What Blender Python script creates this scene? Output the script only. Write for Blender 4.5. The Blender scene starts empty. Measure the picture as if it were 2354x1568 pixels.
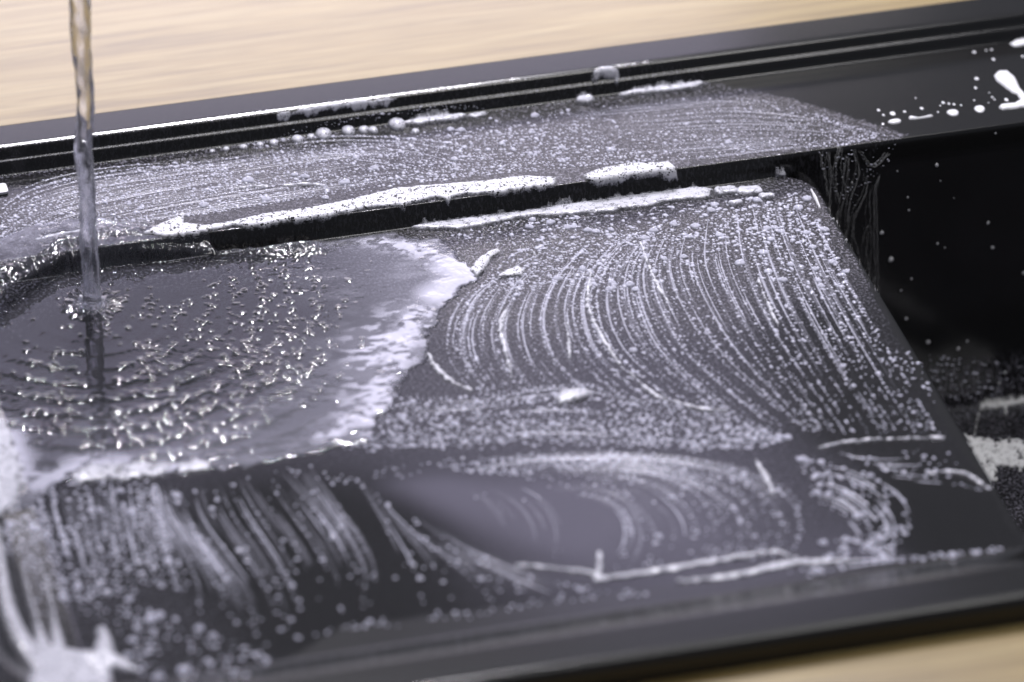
import bpy, math, random
import numpy as np
random.seed(7); rng = np.random.default_rng(11)
S = bpy.context.scene
COL = S.collection

# ------------------------------------------------------------------ camera
# reference pixels below are in a 2353 x 1568 frame of the photograph
F = 12400.0; PITCH = math.atan(8000/12400); YAW = math.atan(F/(math.cos(PITCH)*56338)); DIST = 2.48
fw = np.array([math.sin(YAW)*math.cos(PITCH), math.cos(YAW)*math.cos(PITCH), -math.sin(PITCH)])
rt = np.array([math.cos(YAW), -math.sin(YAW), 0.0]); up = np.cross(rt, fw)
CAM = -fw*DIST
cd = bpy.data.cameras.new('camera'); cam = bpy.data.objects.new('camera', cd); COL.objects.link(cam)
cam.location = CAM
cam.rotation_euler = (math.pi/2-PITCH, 0, -YAW)
cd.sensor_width = 36; cd.lens = F/2353*36; cd.clip_start = 0.05; cd.clip_end = 60
cd.dof.use_dof = True
S.camera = cam

# ------------------------------------------------------------------ world, lamps
W = bpy.data.worlds.new('World'); S.world = W; W.use_nodes = True
W.node_tree.nodes['Background'].inputs[0].default_value = (.80, .84, 1.0, 1)
W.node_tree.nodes['Background'].inputs[1].default_value = .24
S.view_settings.view_transform = 'Standard'; S.view_settings.look = 'None'
S.view_settings.exposure = 0; S.view_settings.gamma = 1; S.view_settings.use_curve_mapping = False

def raydir(px, py):
    d = fw*F + rt*(px-1176.5) - up*(py-784); return d/np.linalg.norm(d)
def mirror_point(px, py, dist):                 # where a level mirror at the sink shows pixel px,py
    d = raydir(px, py); t = -CAM[2]/d[2]; q = CAM+d*t
    return q + d*np.array([1, 1, -1])*dist
def lamp(name, loc, target, sx, sy, L, color, shape='RECTANGLE', roll=0):
    l = bpy.data.lights.new(name, 'AREA'); l.shape = shape; l.size = sx; l.size_y = sy
    A = sx*sy*(math.pi/4 if shape == 'ELLIPSE' else 1)
    l.energy = L*A*math.pi; l.color = color
    o = bpy.data.objects.new(name, l); COL.objects.link(o)
    from mathutils import Vector, Quaternion
    v = Vector(target)-Vector(loc)
    q = v.to_track_quat('-Z', 'Y')
    o.rotation_mode = 'QUATERNION'; o.rotation_quaternion = q @ Quaternion((0, 0, 1), roll); o.location = loc
    return o
def mirror_lamp(name, cx, cy, w, h, dist, L, color, shape='RECTANGLE', roll=0):
    p = mirror_point(cx, cy, dist); k = (DIST+dist)/F
    d = raydir(cx, cy)*np.array([1, 1, -1])
    return lamp(name, p, p-d, w*k, h*k, L, color, shape, roll)
LIL = (.76, .70, 1.0)
WIN = mirror_lamp('window_light', 600, 330, 2300, 1460, 1.5, 1.5, LIL)
mirror_lamp('wood_sheen_light', 900, -250, 2560, 760, 1.5, 4.5, (1.0, .92, .95), 'RECTANGLE', math.radians(7.5))  # added lamp, brightens the sheen on the back worktop
def slanted_lamp(name, px, py, u, v, dist, L, color):      # an unseen rectangular lamp turned away, so that it reflects as a slanted shape
    from mathutils import Matrix
    k = (DIST+dist)/F; d = raydir(px, py)*np.array([1, 1, -1]); e1 = rt; e2 = -up*np.array([1, 1, -1])
    U = np.array(u[0]*e1+u[1]*e2)*k; V = np.array(v[0]*e1+v[1]*e2)*k
    ab = abs(U@V)**.5; U = U-ab*d*(1 if U@V > 0 else -1); V = V+ab*d
    V = V-U*(U@V)/(U@U)
    n = np.cross(U, V); n /= np.linalg.norm(n)
    if n@d < 0: U, V, n = V, U, -n
    lu, lv = np.linalg.norm(U), np.linalg.norm(V)
    l = bpy.data.lights.new(name, 'AREA'); l.shape = 'RECTANGLE'; l.size = 2*lu; l.size_y = 2*lv; l.energy = L*4*lu*lv*math.pi; l.color = color
    o = bpy.data.objects.new(name, l); COL.objects.link(o); c = mirror_point(px, py, dist)
    R = Matrix([[U[i]/lu, V[i]/lv, n[i]] for i in range(3)]); o.rotation_mode = 'QUATERNION'; o.rotation_quaternion = R.to_quaternion(); o.location = c
slanted_lamp('slanted_reflection_light', 1500, 1222, (395, -5), (262, 146), 1.45, 3.3, LIL)  # unseen lamp, turned to shape the slanted reflection near the front
lamp('ceiling_light', (.16, .30, 1.10), (.16, .24, 0), .92, .08, 8, (.98, .96, 1.0)).data.spread = math.radians(95)
lamp('basin_fill_light', (.42, -.35, 1.35), (.30, .06, -.12), .45, .45, 1.9, (1.0, .98, .95)).data.spread = math.radians(60)  # added fill aimed at the basin wall and floor
lamp('bench_light', (.10, .30, 1.0), (.0, .22, 0), .36, .05, 6, (1.0, .98, 1.0)).data.spread = math.radians(110)
# small bright spots that make the sparkles and the rim highlights
def spot(azim, elev, dist, size, L, color=(.97, .94, 1)):
    a = math.radians(azim); e = math.radians(elev)
    p = np.array([-.10, .05, 0]) + np.array([math.sin(a)*math.cos(e), math.cos(a)*math.cos(e), math.sin(e)])*dist
    return lamp('spot_light', p, (-.05, .1, 0), size, size, L, color, 'ELLIPSE')
spot(18, 57, 3.5, .34, 590)
spot(6, 52, 3.4, .22, 560)
# ------------------------------------------------------------------ numeric helpers
def sm(t): t = np.clip(t, 0, 1); return t*t*(3-2*t)
def vnoise(x, y, seed=0):
    xi = np.floor(x).astype(np.int64); yi = np.floor(y).astype(np.int64); xf = x-xi; yf = y-yi
    def h(a, b):
        n = (a*374761393 + b*668265263 + seed*974711) & 0x7fffffff
        n = ((n ^ (n >> 13))*1274126177) & 0x7fffffff
        return ((n ^ (n >> 16)) & 0xffff)/65535.0
    u = xf*xf*(3-2*xf); v = yf*yf*(3-2*yf)
    return (h(xi, yi)*(1-u)+h(xi+1, yi)*u)*(1-v)+(h(xi, yi+1)*(1-u)+h(xi+1, yi+1)*u)*v
def fbm(x, y, o=3, seed=0):
    s = 0; a = .5; t = 0
    for i in range(o): s = s+a*vnoise(x, y, seed+i*17); t += a; a *= .5; x = x*2.03; y = y*2.03
    return s/t
def seg_dist(X, Y, pts, closed=False):
    pts = np.asarray(pts, float); D = np.full(X.shape, 1e9); n = len(pts)
    for i in range(n if closed else n-1):
        a = pts[i]; b = pts[(i+1) % n]; v = b-a; L = max(v@v, 1e-18)
        t = np.clip(((X-a[0])*v[0]+(Y-a[1])*v[1])/L, 0, 1)
        D = np.minimum(D, (X-a[0]-t*v[0])**2+(Y-a[1]-t*v[1])**2)
    return np.sqrt(D)
def inside(X, Y, pts):
    pts = np.asarray(pts, float); r = np.zeros(X.shape, bool); n = len(pts); j = n-1
    for i in range(n):
        xi, yi = pts[i]; xj, yj = pts[j]
        c = (yi > Y) != (yj > Y)
        with np.errstate(divide='ignore', invalid='ignore'):
            r ^= c & (X < (xj-xi)*(Y-yi)/((yj-yi) if yj != yi else 1e-12)+xi)
        j = i
    return r
def sdist(X, Y, pts): d = seg_dist(X, Y, pts, True); return np.where(inside(X, Y, pts), d, -d)
def spline(pts, n):                              # Catmull-Rom resample, any dimension
    p = np.asarray(pts, float)
    if len(p) == 2: t = np.linspace(0, 1, n)[:, None]; return p[0]*(1-t)+p[1]*t
    q = np.vstack([2*p[0]-p[1], p, 2*p[-1]-p[-2]]); out = []
    for u in np.linspace(0, len(p)-1-1e-9, n):
        i = int(u); t = u-i; a, b, c, d = q[i:i+4]
        out.append(.5*((2*b)+(c-a)*t+(2*a-5*b+4*c-d)*t*t+(3*b-a-3*c+d)*t**3))
    return np.array(out)

# ------------------------------------------------------------------ the sink as a height function (metres in, metres out)
RIM = .022; WOOD = .009
XL, XR, YF, YB = -.276, .505, -.256, .194
OXL, OXR, OYF, OYB = -.312, .535, -.281, .2185
def rrect(X, Y, x0, x1, y0, y1, r):              # positive inside
    cx, cy = (x0+x1)/2, (y0+y1)/2
    qx = np.abs(X-cx)-(x1-x0)/2+r; qy = np.abs(Y-cy)-(y1-y0)/2+r
    return -(np.hypot(np.maximum(qx, 0), np.maximum(qy, 0))+np.minimum(np.maximum(qx, qy), 0)-r)
BY = np.linspace(184, 200, 641)
BZ = np.interp(BY, [184, 187.4, 188.6, 189.3, 189.9, 190.6, 192.2, 192.8, 193.3, 194.4, 196.5, 200], [10, 10, 10.5, 12.2, 14.8, 15.9, 16.5, 17.8, 20.0, 21.4, 22, 22])
_k = np.exp(-(np.arange(-40, 41)*.025/.38)**2/2); BZ = np.convolve(np.pad(BZ, 40, 'edge'), _k/_k.sum(), 'valid')
CD = np.linspace(-6, 60, 1321)
CZ = np.interp(CD, [-6, 0, .8, 3, 11, 23, 35, 39.5, 60], [22, 22, 21.3, 18.2, 12.2, 6.4, 1.7, -.05, -.1])
_k2 = np.exp(-(np.arange(-60, 61)*.05/.55)**2/2); CZ = np.convolve(np.pad(CZ, 60, 'edge'), _k2/_k2.sum(), 'valid')
def H(X, Y):
    m = 1000.0; x = X*m; y = Y*m
    # back: rim - roll - narrow shelf - ledge
    zb = np.interp(y, BY, BZ)
    ledge = zb*1.0
    pan = -3.6*np.clip((x-128)/46, 0, 1)**3.5
    step = sm((y-108.2)/4.6)
    z = pan*(1-step)+ledge*step
    # left and front: coved rise to the rim
    d = rrect(x, y, XL*m, XR*m+300, YF*m, 900, 55)
    cove = np.interp(d, CD, CZ)
    z = np.maximum(z, cove)
    # basin
    sp = -rrect(x, y, -900, 174.5, -900, 110.2, 20)
    db = np.minimum(np.minimum(sp, 112.6-y), np.minimum(y+236, 498-x))
    # round front corner of the basin
    rb = rrect(x, y, 174.5-60, 498, -236, 112.6+60, 45)
    db = np.where((y < -150), np.minimum(db, rb), db)
    drop = np.interp(db, [0, .6, 1.2, 1.8, 2.3, 2.8, 3.2, 5.4, 7, 10, 16, 24], [0, .06, .26, .75, 1.7, 4.2, 12, 128, 140, 146.5, 149.6, 150])
    z = z*(1-np.clip(drop/150, 0, 1)) - drop
    # outer roll of the rim down to the counter
    do = rrect(x, y, OXL*m, OXR*m, OYF*m, OYB*m, 12)
    z = z - np.interp(do, [-1, 0, .4, 1.2, 2.6, 4.5], [13.4, 13.4, 6, 2.6, .8, 0])
    return z/m
def surf(pp, zlift=0):                           # pixels -> points on the sink surface
    pp = np.atleast_2d(np.asarray(pp, float))
    d = fw*F + rt*(pp[:, :1]-1176.5) - up*(pp[:, 1:2]-784)
    d = d/np.linalg.norm(d, axis=1)[:, None]
    t0 = (.024-CAM[2])/d[:, 2]; t1 = (-.152-CAM[2])/d[:, 2]
    lo = t0.copy(); hi = t1.copy(); found = np.zeros(len(t0), bool); prev = t0.copy()
    for k in range(1, 241):
        t = t0+(t1-t0)*k/240; q = CAM+d*t[:, None]
        hit = (q[:, 2] < H(q[:, 0], q[:, 1])+zlift) & ~found
        lo[hit] = prev[hit]; hi[hit] = t[hit]; found |= hit; prev = t
    for k in range(14):
        mid = (lo+hi)/2; q = CAM+d*mid[:, None]; b = q[:, 2] < H(q[:, 0], q[:, 1])+zlift
        hi = np.where(b, mid, hi); lo = np.where(b, lo, mid)
    return CAM+d*hi[:, None]
def onz(pp, z=0.0):
    pp = np.atleast_2d(np.asarray(pp, float)); d = fw*F + rt*(pp[:, :1]-1176.5) - up*(pp[:, 1:2]-784)
    return CAM + d*((z-CAM[2])/d[:, 2])[:, None]
cd.dof.focus_distance = float((onz([(1300, 535)])[0]-CAM)@fw); cd.dof.aperture_fstop = 4.9

# ------------------------------------------------------------------ mesh helpers
def mesh_obj(name, V, Fc, mat, parent=None, smooth=True, normals=None, attrs=None):
    me = bpy.data.meshes.new(name)
    V = np.asarray(V, np.float32); Fc = np.asarray(Fc, np.int32)
    me.vertices.add(len(V)); me.vertices.foreach_set('co', V.ravel())
    k = Fc.shape[1]
    me.loops.add(Fc.size); me.loops.foreach_set('vertex_index', Fc.ravel())
    me.polygons.add(len(Fc)); me.polygons.foreach_set('loop_start', np.arange(0, Fc.size, k, dtype=np.int32))
    me.polygons.foreach_set('loop_total', np.full(len(Fc), k, np.int32))
    me.update(calc_edges=True); me.validate()
    me.polygons.foreach_set('use_smooth', np.full(len(me.polygons), smooth))
    if attrs:
        for a, v in attrs.items():
            at = me.attributes.new(a, 'FLOAT', 'POINT'); at.data.foreach_set('value', np.asarray(v, np.float32))
    if normals is not None: me.normals_split_custom_set_from_vertices(np.asarray(normals).tolist())
    me.materials.append(mat)
    o = bpy.data.objects.new(name, me); COL.objects.link(o)
    if parent: o.parent = parent
    return o
def tag(o, label=None, cat=None, group=None, kind=None):
    if label: o['label'] = label
    if cat: o['category'] = cat
    if group: o['group'] = group
    if kind: o['kind'] = kind
    return o
def empty(name, loc=(0, 0, 0)):
    o = bpy.data.objects.new(name, None); COL.objects.link(o); o.location = loc; return o
def grid_faces(nx, ny, mask=None):
    i = np.arange(ny-1)[:, None]*nx+np.arange(nx-1)[None, :]
    f = np.stack([i, i+1, i+nx+1, i+nx], -1)
    return f.reshape(-1, 4) if mask is None else f[mask]
def compact(V, Fc, *arrs):
    u, inv = np.unique(Fc, return_inverse=True)
    return (V[u], inv.reshape(Fc.shape)) + tuple(a[u] for a in arrs)

# ------------------------------------------------------------------ materials
def newmat(name):
    m = bpy.data.materials.new(name); m.use_nodes = True; nt = m.node_tree
    return m, nt, nt.nodes['Principled BSDF'], nt.nodes['Material Output']
def N(nt, t, **k):
    n = nt.nodes.new(t)
    for a, v in k.items():
        if a.startswith('i_'): n.inputs[a[2:].replace('_', ' ')].default_value = v
        else: setattr(n, a, v)
    return n
def ramp(nt, src, stops):
    r = N(nt, 'ShaderNodeValToRGB'); e = r.color_ramp.elements
    e[0].position, e[0].color = stops[0][0], stops[0][1]; e[1].position, e[1].color = stops[-1][0], stops[-1][1]
    for p, c in stops[1:-1]: q = e.new(p); q.color = c
    nt.links.new(src, r.inputs[0]); return r
def g(v): return (v, v, v, 1)

def mat_sink():
    m, nt, b, out = newmat('black_composite'); L = nt.links.new
    tc = N(nt, 'ShaderNodeTexCoord'); at = N(nt, 'ShaderNodeAttribute', attribute_name='wet')
    film = N(nt, 'ShaderNodeAttribute', attribute_name='film')
    n1 = N(nt, 'ShaderNodeTexNoise'); n1.inputs['Scale'].default_value = 2600; n1.inputs['Detail'].default_value = 2
    n2 = N(nt, 'ShaderNodeTexNoise'); n2.inputs['Scale'].default_value = 760; n2.inputs['Detail'].default_value = 5; n2.inputs['Roughness'].default_value = .72
    mp = N(nt, 'ShaderNodeMapping'); mp.inputs['Scale'].default_value = (1, .8, .35)
    L(tc.outputs['Object'], mp.inputs[0]); L(mp.outputs[0], n2.inputs[0]); L(tc.outputs['Object'], n1.inputs[0])
    # lather residue flecks where the film attribute is set
    fr = N(nt, 'ShaderNodeMapRange'); fr.inputs[1].default_value = .50; fr.inputs[2].default_value = .66
    L(n2.outputs[0], fr.inputs[0])
    mul = N(nt, 'ShaderNodeMath', operation='MULTIPLY'); L(fr.outputs[0], mul.inputs[0]); L(film.outputs['Fac'], mul.inputs[1])
    add = N(nt, 'ShaderNodeMath', operation='MULTIPLY_ADD'); L(film.outputs['Fac'], add.inputs[0]); add.inputs[1].default_value = .03; L(mul.outputs[0], add.inputs[2])
    mix = N(nt, 'ShaderNodeMix', data_type='RGBA'); mix.inputs[6].default_value = (.0065, .0065, .0068, 1); mix.inputs[7].default_value = (.32, .31, .38, 1)
    L(add.outputs[0], mix.inputs[0]); L(mix.outputs[2], b.inputs['Base Color'])
    b.inputs['Roughness'].default_value = .14
    sp = N(nt, 'ShaderNodeMapRange'); sp.inputs[3].default_value = .45; sp.inputs[4].default_value = .04
    L(at.outputs['Fac'], sp.inputs[0]); L(sp.outputs[0], b.inputs['Specular IOR Level'])
    L(at.outputs['Fac'], b.inputs['Coat Weight']); b.inputs['Coat Roughness'].default_value = .025; b.inputs['Coat IOR'].default_value = 1.36
    bp = N(nt, 'ShaderNodeBump'); bp.inputs['Strength'].default_value = .30; bp.inputs['Distance'].default_value = .00003
    L(n1.outputs[0], bp.inputs['Height']); L(bp.outputs[0], b.inputs['Normal'])
    # wet film: bump strength follows the film
    bs = N(nt, 'ShaderNodeMath', operation='MULTIPLY'); bs.inputs[1].default_value = .8; L(film.outputs['Fac'], bs.inputs[0])
    bc = N(nt, 'ShaderNodeBump'); bc.inputs['Distance'].default_value = .00045
    L(bs.outputs[0], bc.inputs['Strength']); L(n2.outputs[0], bc.inputs['Height']); L(bc.outputs[0], b.inputs['Coat Normal'])
    return m
def mat_wood():
    m, nt, b, out = newmat('light_oak_laminate'); L = nt.links.new
    tc = N(nt, 'ShaderNodeTexCoord'); mp = N(nt, 'ShaderNodeMapping'); mp.inputs['Scale'].default_value = (7, 170, 60)
    L(tc.outputs['Object'], mp.inputs[0])
    n = N(nt, 'ShaderNodeTexNoise'); n.inputs['Scale'].default_value = 1; n.inputs['Detail'].default_value = 6; n.inputs['Roughness'].default_value = .62; n.inputs['Distortion'].default_value = .5
    L(mp.outputs[0], n.inputs[0])
    r = ramp(nt, n.outputs[0], [(.32, (.105, .070, .022, 1)), (.47, (.168, .119, .042, 1)), (.64, (.215, .162, .068, 1))])
    mp2 = N(nt, 'ShaderNodeMapping'); mp2.inputs['Scale'].default_value = (30, 1100, 300); L(tc.outputs['Object'], mp2.inputs[0])
    n2 = N(nt, 'ShaderNodeTexNoise'); n2.inputs['Scale'].default_value = 1; n2.inputs['Detail'].default_value = 3; L(mp2.outputs[0], n2.inputs[0])
    mx = N(nt, 'ShaderNodeMix', data_type='RGBA', blend_type='MULTIPLY'); mx.inputs[0].default_value = .6
    r2 = ramp(nt, n2.outputs[0], [(.3, g(.6)), (.6, g(1.0))]); L(r.outputs[0], mx.inputs[6]); L(r2.outputs[0], mx.inputs[7])
    L(mx.outputs[2], b.inputs['Base Color']); b.inputs['Roughness'].default_value = .42; b.inputs['Coat Weight'].default_value = 1; b.inputs['Coat Roughness'].default_value = .18; b.inputs['Specular IOR Level'].default_value = .15
    return m
def mat_foam(name='soap_foam', pores=760, col=(.43, .43, .475, 1), pore=.97, alpha=.95):
    m, nt, b, out = newmat(name); L = nt.links.new
    tc = N(nt, 'ShaderNodeTexCoord')
    v = N(nt, 'ShaderNodeTexVoronoi'); v.inputs['Scale'].default_value = pores*1.25; L(tc.outputs['Object'], v.inputs[0])
    n = N(nt, 'ShaderNodeTexNoise'); n.inputs['Scale'].default_value = 330; n.inputs['Detail'].default_value = 3; L(tc.outputs['Object'], n.inputs[0])
    # pore radius varies with the noise
    rad = N(nt, 'ShaderNodeMapRange'); rad.inputs[1].default_value = .38; rad.inputs[2].default_value = .68; rad.inputs[3].default_value = .04; rad.inputs[4].default_value = .56
    L(n.outputs[0], rad.inputs[0])
    sub = N(nt, 'ShaderNodeMath', operation='SUBTRACT'); L(v.outputs['Distance'], sub.inputs[0]); L(rad.outputs[0], sub.inputs[1])
    s = N(nt, 'ShaderNodeMapRange'); s.inputs[1].default_value = 0; s.inputs[2].default_value = .09; L(sub.outputs[0], s.inputs[0])
    mx = N(nt, 'ShaderNodeMix', data_type='RGBA'); mx.inputs[6].default_value = tuple(c*(1-pore) for c in col[:3])+(1,); mx.inputs[7].default_value = col
    L(s.outputs[0], mx.inputs[0]); L(mx.outputs[2], b.inputs['Base Color'])
    b.inputs['Roughness'].default_value = .22; b.inputs['IOR'].default_value = 1.33
    bp = N(nt, 'ShaderNodeBump'); bp.inputs['Strength'].default_value = .5; bp.inputs['Distance'].default_value = .0004
    L(s.outputs[0], bp.inputs['Height']); L(bp.outputs[0], b.inputs['Normal'])
    th = N(nt, 'ShaderNodeAttribute', attribute_name='th')
    n3 = N(nt, 'ShaderNodeTexNoise'); n3.inputs['Scale'].default_value = 900; n3.inputs['Detail'].default_value = 3; L(tc.outputs['Object'], n3.inputs[0])
    ad = N(nt, 'ShaderNodeMath', operation='MULTIPLY_ADD'); ad.inputs[1].default_value = .9; ad.inputs[2].default_value = -.38; L(n3.outputs[0], ad.inputs[0])
    a2 = N(nt, 'ShaderNodeMath', operation='MULTIPLY_ADD'); a2.inputs[1].default_value = 1.9; L(th.outputs['Fac'], a2.inputs[0]); L(ad.outputs[0], a2.inputs[2])
    mr = N(nt, 'ShaderNodeMapRange'); mr.inputs[1].default_value = 0; mr.inputs[2].default_value = 1.0; mr.inputs[3].default_value = .12; mr.inputs[4].default_value = alpha
    L(a2.outputs[0], mr.inputs[0]); L(mr.outputs[0], b.inputs['Alpha'])
    return m
def mat_suds(name, col, alpha):
    m, nt, b, out = newmat(name)
    b.inputs['Base Color'].default_value = col; b.inputs['Roughness'].default_value = .12; b.inputs['IOR'].default_value = 1.33
    b.inputs['Alpha'].default_value = alpha
    return m
def mat_water():
    m, nt, b, out = newmat('tap_water'); L = nt.links.new
    nt.nodes.remove(b)
    at = N(nt, 'ShaderNodeAttribute', attribute_name='milk'); tc = N(nt, 'ShaderNodeTexCoord')
    gl = N(nt, 'ShaderNodeBsdfGlossy'); gl.inputs['Roughness'].default_value = .03
    tr = N(nt, 'ShaderNodeBsdfTransparent'); tr.inputs[0].default_value = (.93, .94, .97, 1)
    df = N(nt, 'ShaderNodeBsdfDiffuse'); df.inputs[0].default_value = (.47, .465, .56, 1)
    m1 = N(nt, 'ShaderNodeMixShader'); L(at.outputs['Fac'], m1.inputs[0]); L(tr.outputs[0], m1.inputs[1]); L(df.outputs[0], m1.inputs[2])
    fr = N(nt, 'ShaderNodeFresnel'); fr.inputs[0].default_value = 1.39
    m2 = N(nt, 'ShaderNodeMixShader'); L(fr.outputs[0], m2.inputs[0]); L(m1.outputs[0], m2.inputs[1]); L(gl.outputs[0], m2.inputs[2])
    L(m2.outputs[0], out.inputs[0]); return m
def mat_jet():
    m, nt, b, out = newmat('falling_water')
    b.inputs['Transmission Weight'].default_value = 1; b.inputs['IOR'].default_value = 1.33; b.inputs['Roughness'].default_value = 0.02
    b.inputs['Base Color'].default_value = (.97, .97, 1, 1)
    d = N(nt, 'ShaderNodeBsdfDiffuse'); d.inputs[0].default_value = (.62, .62, .72, 1)
    mx = N(nt, 'ShaderNodeMixShader'); tc = N(nt, 'ShaderNodeTexCoord'); mp = N(nt, 'ShaderNodeMapping'); mp.inputs['Scale'].default_value = (500, 500, 75)
    n = N(nt, 'ShaderNodeTexNoise'); n.inputs['Scale'].default_value = 1; n.inputs['Detail'].default_value = 3
    nt.links.new(tc.outputs['Object'], mp.inputs[0]); nt.links.new(mp.outputs[0], n.inputs[0])
    rr = N(nt, 'ShaderNodeMapRange'); rr.inputs[1].default_value = .4; rr.inputs[2].default_value = .75; rr.inputs[3].default_value = .05; rr.inputs[4].default_value = .55
    nt.links.new(n.outputs[0], rr.inputs[0]); nt.links.new(rr.outputs[0], mx.inputs[0]); nt.links.new(b.outputs[0], mx.inputs[1]); nt.links.new(d.outputs[0], mx.inputs[2]); nt.links.new(mx.outputs[0], out.inputs[0])
    return m
M_SINK = mat_sink(); M_WOOD = mat_wood(); M_FOAM = mat_foam(); M_WATER = mat_water(); M_JET = mat_jet()
M_THICK = mat_foam('dense_foam', 1000, (.42, .42, .475, 1), .65, .84)
M_DOT = mat_suds('suds_bubble', (.46, .46, .56, 1), .62)
M_STREAK = mat_suds('suds_streak', (.46, .46, .55, 1), .45)
M_DROP = mat_suds('milky_drop', (.47, .47, .50, 1), 1)
M_RUN = mat_suds('thin_runoff', (.50, .50, .52, 1), .22)
M_BASIN_BRIGHT = mat_foam('brightened_basin_foam', 900, (.68, .68, .70, 1), .5, .75)  # foam colour lightened to stand in for light missing in the shaded basin

# ------------------------------------------------------------------ countertop (one sheet with a cut-out under the sink)
def countertop():
    x = [-2.5, OXL+.008, OXR-.008, 2.5]; y = [-1.6, OYF+.008, OYB-.008, 1.4]
    V = []; Fc = []
    for zz in (WOOD, WOOD-.04):
        for b_ in y:
            for a_ in x: V.append((a_, b_, zz))
    for j in range(3):
        for i in range(3):
            if i == 1 and j == 1: continue
            q = j*4+i; Fc.append((q, q+1, q+5, q+4)); Fc.append((q+16, q+20, q+21, q+17))
    for a_, b_ in ((0, 3), (3, 15), (15, 12), (12, 0)): Fc.append((a_, a_+16, b_+16, b_))
    for a_, b_ in ((5, 6), (6, 10), (10, 9), (9, 5)): Fc.append((a_, b_, b_+16, a_+16))
    o = mesh_obj('countertop', V, Fc, M_WOOD, smooth=False)
    tag(o, kind='structure'); o['label'] = 'pale oak countertop around the black sink'
    return o
countertop()

# ------------------------------------------------------------------ sink
def axis(segs):
    out = []
    for a, b_, s in segs: out.append(np.arange(a, b_-1e-9, s))
    return np.concatenate(out+[[segs[-1][1]]])/1000
gx = axis([(-312, -306, .4), (-306, -210, 1.2), (-210, 150, 1.6), (150, 170, 1), (170, 200, .35), (200, 480, 2), (480, 500, .5), (500, 530, 1.2), (530, 535, .4)])
gy = axis([(-281, -275, .4), (-275, -236, 1.1), (-236, -228, .3), (-228, -150, 1.3), (-150, 88, 1.3), (88, 104, .5), (104, 114, .2), (114, 186, 1.3), (186, 196, .25), (196, 213, 1.2), (213, 218.5, .4)])
GX, GY = np.meshgrid(gx, gy); GZ = H(GX, GY)
e = 1e-4
NX = -(H(GX+e, GY)-H(GX-e, GY))/(2*e); NY = -(H(GX, GY+e)-H(GX, GY-e))/(2*e)
NN = np.stack([NX, NY, np.ones_like(NX)], -1); NN /= np.linalg.norm(NN, axis=-1)[..., None]
# wet area: everything the soapy water has reached
wet_px = [(-300, 375), (0, 337), (300, 297), (500, 270), (660, 248), (800, 228), (900, 216), (1100, 193), (1250, 176), (1310, 180), (1360, 160), (1440, 145), (1560, 150), (1620, 180),
          (1800, 222), (1930, 262), (2010, 285), (2085, 312), (2020, 335), (1900, 345), (1900, 480), (1990, 640), (2130, 900), (2240, 1080), (2353, 1250), (2600, 1500),
          (2340, 1262), (1900, 1300), (1788, 1326), (1549, 1343), (1160, 1394), (783, 1442), (600, 1540), (300, 1640), (-300, 1700)]
wp = surf(wet_px)[:, :2]
sd = sdist(GX, GY, wp)
wet = sm(.5+(sd+(fbm(GX*250, GY*250)-.5)*.004)/.002)
# film of lather: denser on the ledge and under the step, thin where it has been wiped
fpx = [((-200, 560), 0), ]
FV = surf(np.array([(0, 500), (300, 450), (600, 420), (900, 330), (1300, 300), (1600, 240), (1850, 300), (1250, 380), (1500, 340),
                    (1300, 520), (1150, 560), (1600, 520), (1750, 560), (1400, 640), (1200, 680), (1150, 850), (1600, 700), (1850, 800), (1500, 850), (2050, 950),
                    (1050, 960), (1500, 960), (1000, 1150), (1300, 1180), (1500, 1200), (1800, 1150), (1200, 1390), (600, 1250), (250, 1200), (300, 1450), (100, 1350), (800, 1400), (2100, 1200), (350, 800), (700, 800), (0, 395), (2050, 312)]))
FW = np.array([.42, .38, .36, .26, .36, .36, .45, .45, .42,
               .65, .65, .6, .5, .4, .5, .35, .4, .15, .25, .08,
               .35, .3, .02, .02, .12, .2, .1, .02, .15, .25, .3, .05, .02, 0, 0, .1, .6])
num = 0; den = 0
for k in range(len(FV)):
    w = 1/((GX-FV[k, 0])**2+(GY-FV[k, 1])**2+.0004)**2; num = num+w*FW[k]; den = den+w
film = num/den*wet
film = film**1.25*sm((NN[..., 2]-.55)/.4)*.9+film*.12
film = np.maximum(film, .45*wet*(GY > .1855)*sm((NN[..., 2]-.75)/.2))
film = film*(GZ > -.02)+(.05*wet+.42*(GZ < -.12)*sm((fbm(GX*60, GY*60, 3, 5)-.15)/.4))*(GZ <= -.02)
V = np.stack([GX, GY, GZ], -1).reshape(-1, 3); nrm = NN.reshape(-1, 3)
ny, nx = GX.shape
cxm = (GX[:-1, :-1]+GX[1:, 1:])/2; cym = (GY[:-1, :-1]+GY[1:, 1:])/2
inner = (cxm > XL) & (cxm < XR) & (cym > YF) & (cym < YB+.001)
spf = -rrect(cxm*1000, cym*1000, -900, 174.5, -900, 110.2, 20)
basin = inner & (spf > .3) & (cym*1000 < 112.3) & (cym*1000 > -236) & (cxm < .498)
ledge = inner & ~basin & (cym*1000 > 110.3)
pan = inner & ~basin & ~ledge & (cxm*1000 < 174.5+6)
rim = ~(basin | ledge | pan)
sink = empty('kitchen_sink', (0, 0, 0))
tag(sink, 'black composite kitchen sink with drainboard, covered in soap suds, set in the oak counter', 'sink')
for nm, mk in (('rim', rim), ('back_ledge', ledge), ('drainboard', pan), ('basin', basin)):
    f = grid_faces(nx, ny, mk)
    v, f, n_, w_, fl_ = compact(V, f, nrm, wet.ravel(), film.ravel())
    mesh_obj(nm, v, f, M_SINK, sink, normals=n_, attrs={'wet': w_, 'film': fl_})

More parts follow.
